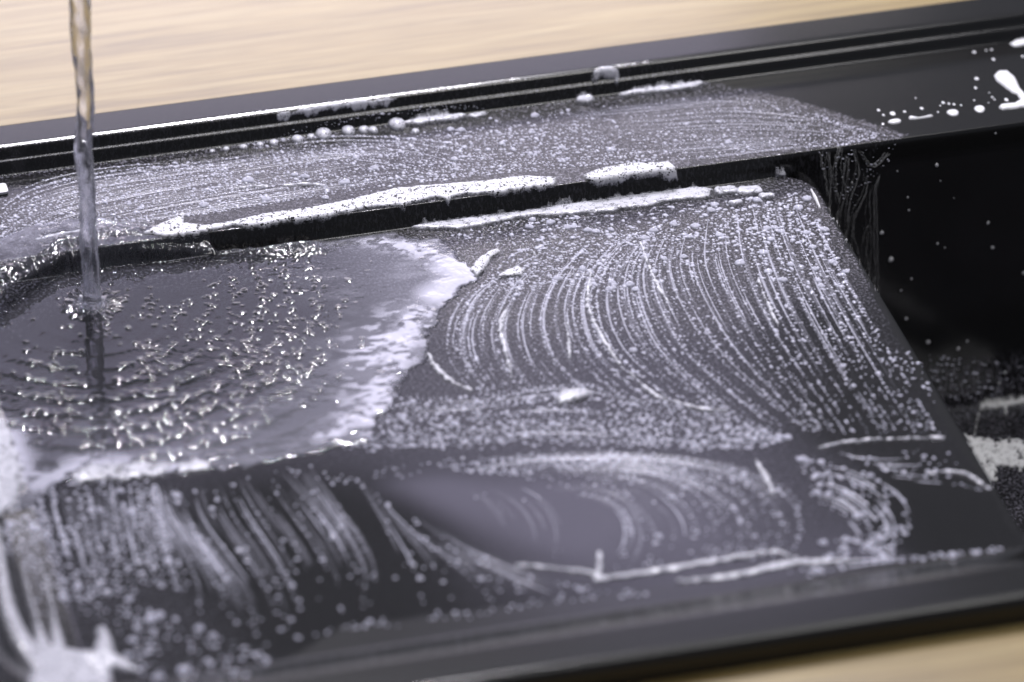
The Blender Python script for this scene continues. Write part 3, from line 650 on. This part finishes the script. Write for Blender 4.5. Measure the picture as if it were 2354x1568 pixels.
# ------------------------------------------------------------------ suds: bubbles and ribbons laid along the wipe marks
RIB2 = []  # fainter, longer lines
DOT = []   # (px, py, radius_px)
RIB = []   # (pts px, half width px)
def family(curves, nstroke, step, rmean, dens=1.0, jit=3, ribs=.5, ribw=(1.2, 3), gap=.3, rvar=.5, seed=1, faint=0, ju=.35):
    r_ = np.random.default_rng(seed); C = np.array([spline(c, 60) for c in curves]); nc = len(C)
    for s_ in range(nstroke):
        u = (s_+r_.uniform(-ju, ju))/max(1, nstroke-1)*(nc-1); u = min(max(u, 0), nc-1-1e-6); i = int(u); t = u-i
        c = C[i]*(1-t)+C[i+1]*t
        seg = np.r_[0, np.cumsum(np.linalg.norm(np.diff(c, axis=0), axis=1))]; L = seg[-1]; pos = r_.uniform(0, step); dn = r_.uniform(.35, 1)*dens; sz = r_.uniform(.7, 1.3)
        while pos < L:
            x = np.interp(pos, seg, c[:, 0]); y = np.interp(pos, seg, c[:, 1])
            on = vnoise(np.array(pos/60.0), np.array(s_*3.1+seed), 3) > gap
            if on and r_.random() < dn:
                r = rmean*sz*math.exp(r_.normal(0, rvar*.7))
                DOT.append((x+r_.normal(0, jit), y+r_.normal(0, jit*.7), min(r, rmean*3.2)))
            pos += step*r_.uniform(.5, 1.5)
        for q_ in range(faint):
            a = r_.uniform(0, .35); b_ = a+r_.uniform(.35, .65); k0 = int(a*59); k1 = int(min(b_, 1)*59)
            RIB2.append((c[k0:k1:2]+np.array([r_.normal(0, 3), 0]), r_.uniform(1.5, 4.5)))
        if r_.random() < ribs:
            a = r_.uniform(0, .5); b_ = a+r_.uniform(.2, .5); k0 = int(a*59); k1 = int(min(b_, 1)*59)
            if k1-k0 > 5: RIB.append((c[k0:k1:2], r_.uniform(*ribw)))
def scatter(poly, n, rmean, rvar=.5, seed=2):
    r_ = np.random.default_rng(seed); p = np.array(poly, float); k = 0; lo = p.min(0); hi = p.max(0)
    while k < n:
        q = r_.uniform(lo, hi, (n, 2)); q = q[inside(q[:, 0], q[:, 1], p)]
        for a in q:
            if k >= n: break
            DOT.append((a[0], a[1], min(rmean*math.exp(r_.normal(0, rvar)), rmean*3.6))); k += 1
# main nested C marks
c_main = [
 [(1125, 640), (1062, 690), (1030, 760), (1035, 830), (1080, 893)],
 [(1210, 610), (1140, 670), (1100, 750), (1110, 830), (1165, 905)],
 [(1300, 580), (1235, 650), (1200, 740), (1220, 830), (1290, 905)],
 [(1420, 535), (1340, 620), (1310, 720), (1350, 830), (1450, 920)],
 [(1470, 530), (1400, 610), (1375, 700), (1420, 810), (1560, 930)],
 [(1500, 535), (1460, 620), (1470, 710), (1530, 820), (1680, 950)],
 [(1560, 530), (1540, 620), (1580, 720), (1660, 830), (1850, 990)],
 [(1650, 490), (1650, 600), (1700, 720), (1770, 830), (1890, 990)],
 [(1730, 470), (1760, 590), (1810, 710), (1890, 850), (1990, 1000)],
 [(1800, 460), (1850, 590), (1910, 710), (1990, 850), (2080, 990)],
 [(1860, 480), (1920, 600), (1990, 720), (2070, 850), (2160, 1000)]]
family(c_main[:6], 42, 6.5, 2.9, 1.0, 1.4, 1.0, (1.2, 2.4), .1, seed=3, faint=1, ju=.8)
family(c_main[5:], 40, 7.5, 2.9, .95, 1.4, .9, (1.1, 2.3), .12, seed=4, faint=1, ju=.8)
family([[(p[0]+4, p[1]) for p in c[:4]] for c in c_main[3:]], 34, 10, 3.4, .9, 4, .3, (1, 2.2), .15, seed=5)
# lather loops at the top of the marks
family([[(1110, 640), (1180, 585), (1260, 560), (1350, 560)], [(1150, 660), (1230, 610), (1300, 600), (1390, 610)], [(1180, 690), (1260, 650), (1340, 640), (1420, 650)]], 22, 9, 3.6, .9, 4, .3, seed=6)
scatter([(980, 530), (1200, 505), (1450, 480), (1650, 465), (1800, 440), (1860, 450), (1890, 520), (1850, 560), (1500, 560), (1200, 580), (1120, 560)], 620, 3.6, .5, 7)
scatter([(1600, 460), (1800, 430), (1860, 450), (1960, 640), (1900, 700), (1700, 620)], 170, 6.0, .35, 8)
scatter([(1150, 600), (1450, 520), (1700, 500), (1560, 700), (1350, 660), (1200, 660)], 200, 4.6, .4, 9)
# band of small bubbles below the C marks
family([[(900, 905), (1080, 915), (1300, 880), (1500, 920), (1700, 955)], [(870, 960), (1050, 950), (1280, 930), (1500, 960), (1760, 985)], [(850, 1005), (1050, 1000), (1300, 985), (1550, 1005), (1820, 1010)], [(780, 1030), (1000, 1025), (1250, 1012), (1500, 1025), (1720, 1030)]], 30, 9, 3.2, .95, 5, .3, (1.5, 3), .12, seed=10)
scatter([(870, 930), (1100, 900), (1600, 930), (1850, 1010), (1700, 1040), (860, 1030)], 320, 4.0, .4, 11)
# arcs curving round the dark shape and the bright reflection
c_arc = [
 [(1000, 1072), (1200, 1048), (1450, 1042), (1680, 1070), (1830, 1140), (1860, 1230), (1800, 1275)],
 [(1080, 1088), (1250, 1062), (1480, 1062), (1640, 1100), (1740, 1160), (1760, 1240), (1720, 1285)],
 [(1180, 1092), (1320, 1078), (1490, 1090), (1590, 1130), (1640, 1190), (1640, 1260), (1590, 1300)],
 [(1260, 1120), (1360, 1110), (1440, 1130), (1490, 1170), (1520, 1220), (1510, 1280), (1470, 1315)],
 [(1330, 1140), (1380, 1150), (1420, 1180), (1435, 1215), (1430, 1255), (1405, 1290), (1390, 1310)]]
family(c_arc[:3], 24, 11, 3.4, .75, 3, .3, (2, 3.5), .3, seed=12, faint=1)
family(c_arc[2:], 14, 13, 3.4, .5, 3, .2, (2, 3), .4, seed=13, faint=2)
family([[(1830, 1050), (1960, 1080), (2060, 1130), (2095, 1200), (2060, 1255)], [(1850, 1100), (1940, 1120), (2010, 1170), (2040, 1220), (2020, 1260)], [(1880, 1160), (1930, 1180), (1960, 1210), (1980, 1240), (1985, 1265)]], 12, 14, 5.0, .8, 4, 1.0, (2, 5), .25, seed=14)
family([[(1850, 1010), (1940, 1040), (2060, 1040), (2180, 1020)], [(2080, 1110), (2150, 1112), (2220, 1120), (2260, 1130)]], 7, 15, 4.5, .7, 4, .6, (2, 4), .3, seed=15)
# dark lower left: long bent streaks
c_dark = [
 [(330, 1110), (345, 1180), (380, 1260), (400, 1340), (410, 1400)],
 [(386, 1120), (400, 1180), (450, 1260), (500, 1340), (520, 1420)],
 [(420, 1130), (440, 1200), (512, 1297), (570, 1370), (598, 1460)],
 [(520, 1110), (560, 1190), (620, 1280), (665, 1360), (690, 1440)],
 [(640, 1080), (700, 1150), (760, 1230), (800, 1310), (810, 1400)],
 [(720, 1070), (776, 1160), (830, 1240), (860, 1320), (850, 1400)]]
family(c_dark, 46, 12, 3.8, .45, 2, .12, (1.5, 3), .45, seed=16, faint=2)
family([[(800, 1080), (860, 1170), (900, 1250), (930, 1330), (930, 1390)], [(880, 1150), (980, 1240), (1080, 1300), (1150, 1345), (1200, 1385)], [(980, 1200), (1100, 1270), (1230, 1320), (1340, 1350), (1420, 1360)]], 12, 13, 3.6, .4, 2.5, .1, (1.5, 3), .45, seed=46, faint=2)
family([[(640, 1075), (800, 1085), (1000, 1058), (1250, 1040), (1500, 1040)], [(700, 1110), (850, 1110), (1020, 1078), (1250, 1060), (1500, 1062)]], 6, 12, 3.6, .5, 2.5, .1, (1.5, 3), .4, seed=47)
family([[(1050, 1120), (1120, 1160), (1160, 1210), (1170, 1270)], [(1180, 1110), (1250, 1150), (1290, 1210), (1290, 1280)]], 8, 14, 3.2, .3, 2.5, .1, (1.5, 3), .5, seed=48, faint=1)
c_cols = [
 [(30, 1180), (50, 1260), (62, 1340), (85, 1420)], [(120, 1110), (140, 1200), (165, 1290), (190, 1380)],
 [(210, 1105), (225, 1190), (245, 1280), (262, 1370)], [(300, 1105), (310, 1190), (325, 1280), (350, 1350)], [(370, 1110), (385, 1190), (405, 1270), (430, 1340)]]
family(c_cols, 32, 10, 4.9, .9, 2.5, .25, (2, 3.5), .15, rvar=.45, seed=17, faint=2)
scatter([(0, 1100), (80, 1110), (120, 1200), (60, 1300), (0, 1260)], 170, 4.5, .4, 18)
scatter([(60, 1330), (200, 1330), (420, 1430), (640, 1510), (560, 1560), (330, 1560), (240, 1430)], 220, 4.6, .45, 19)
family([[(783, 1440), (926, 1423), (1049, 1403), (1160, 1392), (1300, 1365), (1460, 1358)], [(600, 1480), (800, 1452), (1000, 1425), (1160, 1404), (1320, 1380), (1500, 1368)]], 4, 15, 4.4, .8, 3, .25, (2, 3), .25, seed=20)
family([[(1800, 1318), (1950, 1290), (2100, 1278), (2300, 1258)], [(1860, 1322), (2000, 1296), (2120, 1284), (2310, 1262)]], 3, 18, 6.0, .9, 2, .6, (3, 5), .1, seed=21)
family([[(700, 1535), (860, 1512), (1083, 1482)]], 1, 15, 7, 1, 3, 0, seed=22) if False else None
scatter([(950, 1230), (1150, 1300), (1360, 1330), (1340, 1370), (1100, 1380), (900, 1330)], 26, 4.2, .4, 23)
scatter([(1880, 1240), (2000, 1230), (2080, 1210), (2040, 1290), (1900, 1290)], 60, 6.5, .35, 24)
# back ledge
c_led = [
 [(-20, 520), (60, 450), (200, 410), (420, 378), (700, 340), (1000, 300), (1300, 285)],
 [(-20, 560), (100, 490), (260, 450), (480, 410), (760, 370), (1050, 335), (1400, 315)],
 [(30, 570), (150, 520), (330, 480), (560, 440), (820, 400), (1100, 370), (1450, 345)],
 [(180, 530), (330, 510), (480, 490), (700, 455), (900, 425), (1150, 398), (1500, 368)]]
family(c_led, 34, 9.5, 2.8, .95, 1.3, .5, (.8, 1.8), .12, seed=25, faint=1)
family([[(1200, 262), (1450, 240), (1650, 222), (1800, 240), (1950, 290)], [(1300, 300), (1500, 290), (1700, 280), (1880, 290), (2040, 312)], [(1400, 345), (1600, 330), (1760, 320), (1880, 318), (2000, 320)], [(1500, 372), (1650, 360), (1780, 345), (1880, 338), (1960, 332)]], 34, 9, 2.4, .8, 1.3, .5, (.8, 1.6), .2, seed=26, faint=1)
scatter([(0, 560), (120, 480), (500, 400), (900, 340), (1200, 310), (1500, 330), (1200, 390), (800, 450), (450, 490), (180, 530)], 150, 5.4, .4, 27)
scatter([(1000, 280), (1250, 262), (1500, 280), (1700, 280), (1700, 340), (1300, 370), (1000, 350)], 120, 5.0, .4, 28)
scatter([(0, 490), (300, 430), (700, 370), (1000, 330), (1000, 370), (600, 450), (200, 530), (0, 560)], 130, 3.2, .4, 29)
family([[(-20, 500), (30, 445), (140, 405), (300, 380), (520, 372)], [(-20, 540), (60, 480), (180, 440), (330, 412), (540, 402)], [(20, 575), (110, 515), (230, 475), (380, 445), (560, 432)]], 14, 8, 3.0, .9, 1.2, .6, (.8, 1.6), .1, seed=49, faint=1, ju=.5)
family([[(560, 330), (760, 312), (960, 318), (1100, 345), (1160, 385)], [(620, 355), (780, 340), (920, 346), (1020, 368), (1060, 400)], [(660, 385), (770, 368), (860, 372), (930, 392), (950, 420)]], 14, 9, 3.0, .85, 1.3, .5, (.8, 1.5), .15, seed=50, faint=1, ju=.5)
# step wall and groove spatter
family([[(520, 345), (700, 305), (850, 275), (1000, 255), (1120, 250)], [(560, 330), (720, 292), (860, 262), (960, 248), (1100, 244)]], 5, 7, 2.2, .7, 4, 0, gap=.3, seed=30)
scatter([(1880, 350), (2000, 340), (2060, 330), (2030, 400), (1960, 480), (1910, 450)], 90, 2.0, .4, 31)
scatter([(2040, 800), (2353, 840), (2353, 900), (2140, 925)], 140, 3.2, .4, 32)

def dots_mesh(name, dots, mat, label, hfac=.40):
    D = np.array(dots); P3 = surf(D[:, :2]); r = D[:, 2]/5000.0
    keep = np.ones(len(D), bool)
    P3 = P3[keep]; r = r[keep]
    n, k = 8, 3; base = [(0, 0, 1.0)]; Fc = []
    for j in range(1, k+1):
        a = j/k*math.pi/2
        for i in range(n): t = (i+.5*(j % 2))/n*2*math.pi; base.append((math.sin(a)*math.cos(t), math.sin(a)*math.sin(t), math.cos(a)))
    for i in range(n): Fc.append((0, 1+i, 1+(i+1) % n))
    for j in range(k-1):
        for i in range(n):
            a, b_, c, d_ = 1+j*n+i, 1+(j+1)*n+i, 1+(j+1)*n+(i+1) % n, 1+j*n+(i+1) % n
            Fc += [(a, b_, c), (a, c, d_)]
    base = np.array(base); Fc = np.array(Fc); m = len(base)
    asp = rng.uniform(.8, 1.3, len(r))
    ex = 1+.25*rng.normal(0, .35, (len(r), m))*(base[None, :, 2] < .9)
    V = np.empty((len(r), m, 3))
    V[..., 0] = base[None, :, 0]*(r*asp)[:, None]*ex; V[..., 1] = base[None, :, 1]*(r*1.15/asp)[:, None]*ex; V[..., 2] = base[None, :, 2]*(r*hfac)[:, None]
    V += P3[:, None, :]; V[..., 2] -= (r*.04)[:, None]
    # seat the rim of every dome on the real surface
    FF = (Fc[None]+(np.arange(len(r))*m)[:, None, None]).reshape(-1, 3)
    o = mesh_obj(name, V.reshape(-1, 3), FF, mat)
    return tag(o, label, 'suds', None, 'stuff')
def clear_pool(d):                                # no bubbles inside the clear water
    q = surf([(a[0], a[1]) for a in d])[:, :2]; ins = sdist(q[:, 0], q[:, 1], pw) > .002
    return [a for a, b_ in zip(d, ins) if not b_]
DOT = [(a, b_, r0*.80) for a, b_, r0 in clear_pool(DOT)]
print('dots', len(DOT))
# the largest bubbles on the drainboard and ledge are things of their own
order = sorted(range(len(DOT)), key=lambda i: -DOT[i][2]); bigs = set(order[:120])
dots_mesh('soap_suds', [d_ for i, d_ in enumerate(DOT) if i not in bigs], M_DOT, 'countless tiny soap bubbles strewn along the wipe marks')
def blob_src():
    n, k = 16, 5; V = [(0, 0, 1.0)]; Fc = []
    for j in range(1, k+1):
        a = j/k*math.pi/2
        for i in range(n): t = i/n*2*math.pi; w = 1+.08*math.sin(3*t+1)+.06*math.sin(5*t); V.append((math.sin(a)*math.cos(t)*w, math.sin(a)*math.sin(t)*w, math.cos(a)*.55))
    for j in range(k-1):
        for i in range(n): Fc.append((1+j*n+i, 1+(j+1)*n+i, 1+(j+1)*n+(i+1) % n, 1+j*n+(i+1) % n))
    for i in range(0, n, 2): Fc.append((0, 1+i, 1+(i+1) % n, 1+(i+2) % n))
    return mesh_obj('soap_bubble', V, Fc, M_DOT)
src = blob_src(); first = True
for i in sorted(bigs):
    x, y, r = DOT[i]; q = surf([(x, y)])[0]
    o = src if first else src.copy()
    if not first: COL.objects.link(o)
    first = False; s_ = r/5000; o.location = q; o.scale = (s_*random.uniform(.9, 1.2), s_*1.15, s_); o.rotation_euler = (0, 0, random.uniform(0, 6.28))
    on_ledge = q[1] > .112
    tag(o, ('big' if r > 8.5 else 'medium')+' soap bubble '+place_words(x, y, LEDGE_MARKS if on_ledge else PAN_MARKS), 'bubble', 'larger foam bubbles on the '+('back ledge' if on_ledge else 'drainboard'))

def ribbons(name, ribs, mat, label):
    V = []; Fc = []; off = 0
    for pts, hw in ribs:
        n = len(pts); q = surf(pts)
        if (sdist(q[:, 0], q[:, 1], pw) > .003).mean() > .3: continue
        t = np.gradient(q[:, :2], axis=0); t /= np.linalg.norm(t, axis=1)[:, None]+1e-12; nn = np.stack([-t[:, 1], t[:, 0]], -1)
        wv_ = hw/5000*np.sin(np.linspace(.05, math.pi-.05, n))**.5*(1+.5*rng.normal(0, .5, n)).clip(.3, 2)
        for j, (s_, hz) in enumerate([(-1, 0), (-.6, .75), (0, 1), (.6, .75), (1, 0)]):
            p = q.copy(); p[:, :2] += nn*(wv_*s_)[:, None]; p[:, 2] = H(p[:, 0], p[:, 1])+wv_*.35*hz-.00003*(hz == 0); V.append(p)
        for i in range(n-1):
            for j in range(4): a = off+j*n+i; Fc.append((a, a+1, a+n+1, a+n))
        off += 5*n
    o = mesh_obj(name, np.vstack(V), Fc, mat); return tag(o, label, 'suds', None, 'stuff')
ribbons('suds_streaks', RIB2, mat_suds('faint_streak', (.5, .5, .6, 1), .11), 'faint broad lather smears between the bubble rows')
ribbons('suds_streaks', RIB, M_STREAK, 'thin curved lather lines left between the bubbles')

# ------------------------------------------------------------------ runoff on the basin wall and floor suds
def runs():
    r_ = np.random.default_rng(5); V = []; Fc = []; off = 0
    tr = [([(1905, 352), (1912, 420), (1910, 520), (1918, 640)], 3), ([(1945, 360), (1940, 420), (1925, 480), (1920, 560), (1924, 660)], 3.5), ([(1962, 345), (1968, 400), (1950, 470), (1945, 540), (1940, 600)], 3),
          ([(1990, 400), (1985, 440), (1962, 490), (1955, 520)], 2.5), ([(2018, 400), (2008, 440), (2008, 520), (2010, 620), (2012, 690)], 3), ([(2000, 430), (2004, 520), (2002, 640)], 2), ([(1930, 340), (1922, 400), (1930, 470)], 4),
          ([(1975, 345), (1990, 370), (2010, 380), (2040, 350)], 2.5), ([(1885, 350), (1895, 400), (1900, 450)], 3), ([(1960, 520), (1965, 600), (1968, 680)], 2.5), ([(1990, 520), (1985, 580), (1988, 650)], 2)]
    for pts, w in tr:
        for rep in range(3):
            p = spline(pts, 40)+np.array([r_.normal(0, 4), r_.normal(0, 3)]); p[:, 0] += 2.0*np.cumsum(r_.normal(0, .5, 40))
            q = surf(p); n = len(q); ww = w/5000*(.25+.75*r_.random(n))*(1 if rep == 0 else .5)
            for s_, dy in ((-1, -.0003), (0, -.0009), (1, -.0003)):
                a = q.copy(); a[:, 0] += ww*s_; a[:, 1] += dy; V.append(a)
            for i in range(n-1):
                for j in range(2): a = off+j*n+i; Fc.append((a, a+1, a+n+1, a+n))
            off += 3*n
    o = mesh_obj('milky_runoff', np.vstack(V), Fc, M_RUN)
    tag(o, 'thin milky runs trickling down the basin wall below the ledge corner', 'runoff')
runs()
# corner wall lather
drape('basin_foam', [('poly', [(2140, 955), (2140, 936), (2250, 922), (2420, 899), (2420, 922), (2250, 947), (2180, 956)])], .003, M_BASIN_BRIGHT, 'pale foam line at the foot of the basin back wall', 'foam', rag=.0008, res=.0005, zr=(-1, -.09))
drape('basin_foam', [('poly', [(2180, 985), (2225, 1002), (2290, 1015), (2420, 1020), (2420, 1085), (2340, 1078), (2290, 1070), (2240, 1082), (2205, 1050)])], .0025, M_BASIN_BRIGHT, 'broad white foam patch floating on the basin floor', 'foam', rag=.006, res=.0006, holes=.41, zr=(-1, -.12))
drape('basin_foam', [('line', [(2308, 940), (2312, 955)], [7, 5])], .003, M_BASIN_BRIGHT, 'small foam tab hanging below the foam line in the basin', 'foam', rag=.001)
drape('basin_foam', [('poly', [(2240, 1085), (2420, 1080), (2420, 1330), (2300, 1260)])], .0014, M_BASIN_BRIGHT, 'fine broken suds spread over the near part of the basin floor', 'foam', rag=.006, res=.0006, holes=.56, zr=(-1, -.12))

# ------------------------------------------------------------------ small white tag at the left of the ledge
def tag_piece():
    q = surf([(2, 438)])[0]; w, h_, t = .0062, .0085, .0012; r = .0016; pts = []
    for cx_, cy_, a0 in ((w/2-r, h_/2-r, 0), (-w/2+r, h_/2-r, 90), (-w/2+r, -h_/2+r, 180), (w/2-r, -h_/2+r, 270)):
        for k in range(5): a = math.radians(a0+k*22.5); pts.append((cx_+r*math.cos(a), cy_+r*math.sin(a)))
    import bmesh
    bm = bmesh.new(); f0 = bm.faces.new([bm.verts.new((a, b_, 0)) for a, b_ in pts])
    ex = bmesh.ops.extrude_face_region(bm, geom=[f0]); bmesh.ops.translate(bm, verts=[v_ for v_ in ex['geom'] if isinstance(v_, bmesh.types.BMVert)], vec=(0, 0, t))
    bmesh.ops.recalc_face_normals(bm, faces=bm.faces)
    me = bpy.data.meshes.new('white_tab'); bm.to_mesh(me); bm.free(); me.materials.append(M_DROP)
    o = bpy.data.objects.new('white_tab', me); COL.objects.link(o); o.location = q+np.array([0, 0, .0002]); tag(o, 'small flat white tab with rounded corners on the back ledge at the left edge', 'tab')
tag_piece()

# look-alikes beside the same landmark are told apart by their order from the left
ORD = ['leftmost', 'second from left', 'third from left', 'fourth from left', 'fifth from left', 'sixth from left', 'seventh from left', 'eighth from left']
same = {}
for o in bpy.data.objects:
    if o.parent is None and o.get('label') and o.get('group'): same.setdefault(o['label'], []).append(o)
for lb, os_ in same.items():
    if 1 < len(os_) <= 8:
        for k, o in enumerate(sorted(os_, key=lambda o: float(np.array(o.location)@rt))): o['label'] = (lb if len(lb.split()) < 13 else lb.replace(' on the basin wall', '').replace('the left end of ', ''))+', '+ORD[k]

S.cycles.max_bounces = 10; S.cycles.transparent_max_bounces = 16; S.cycles.transmission_bounces = 8
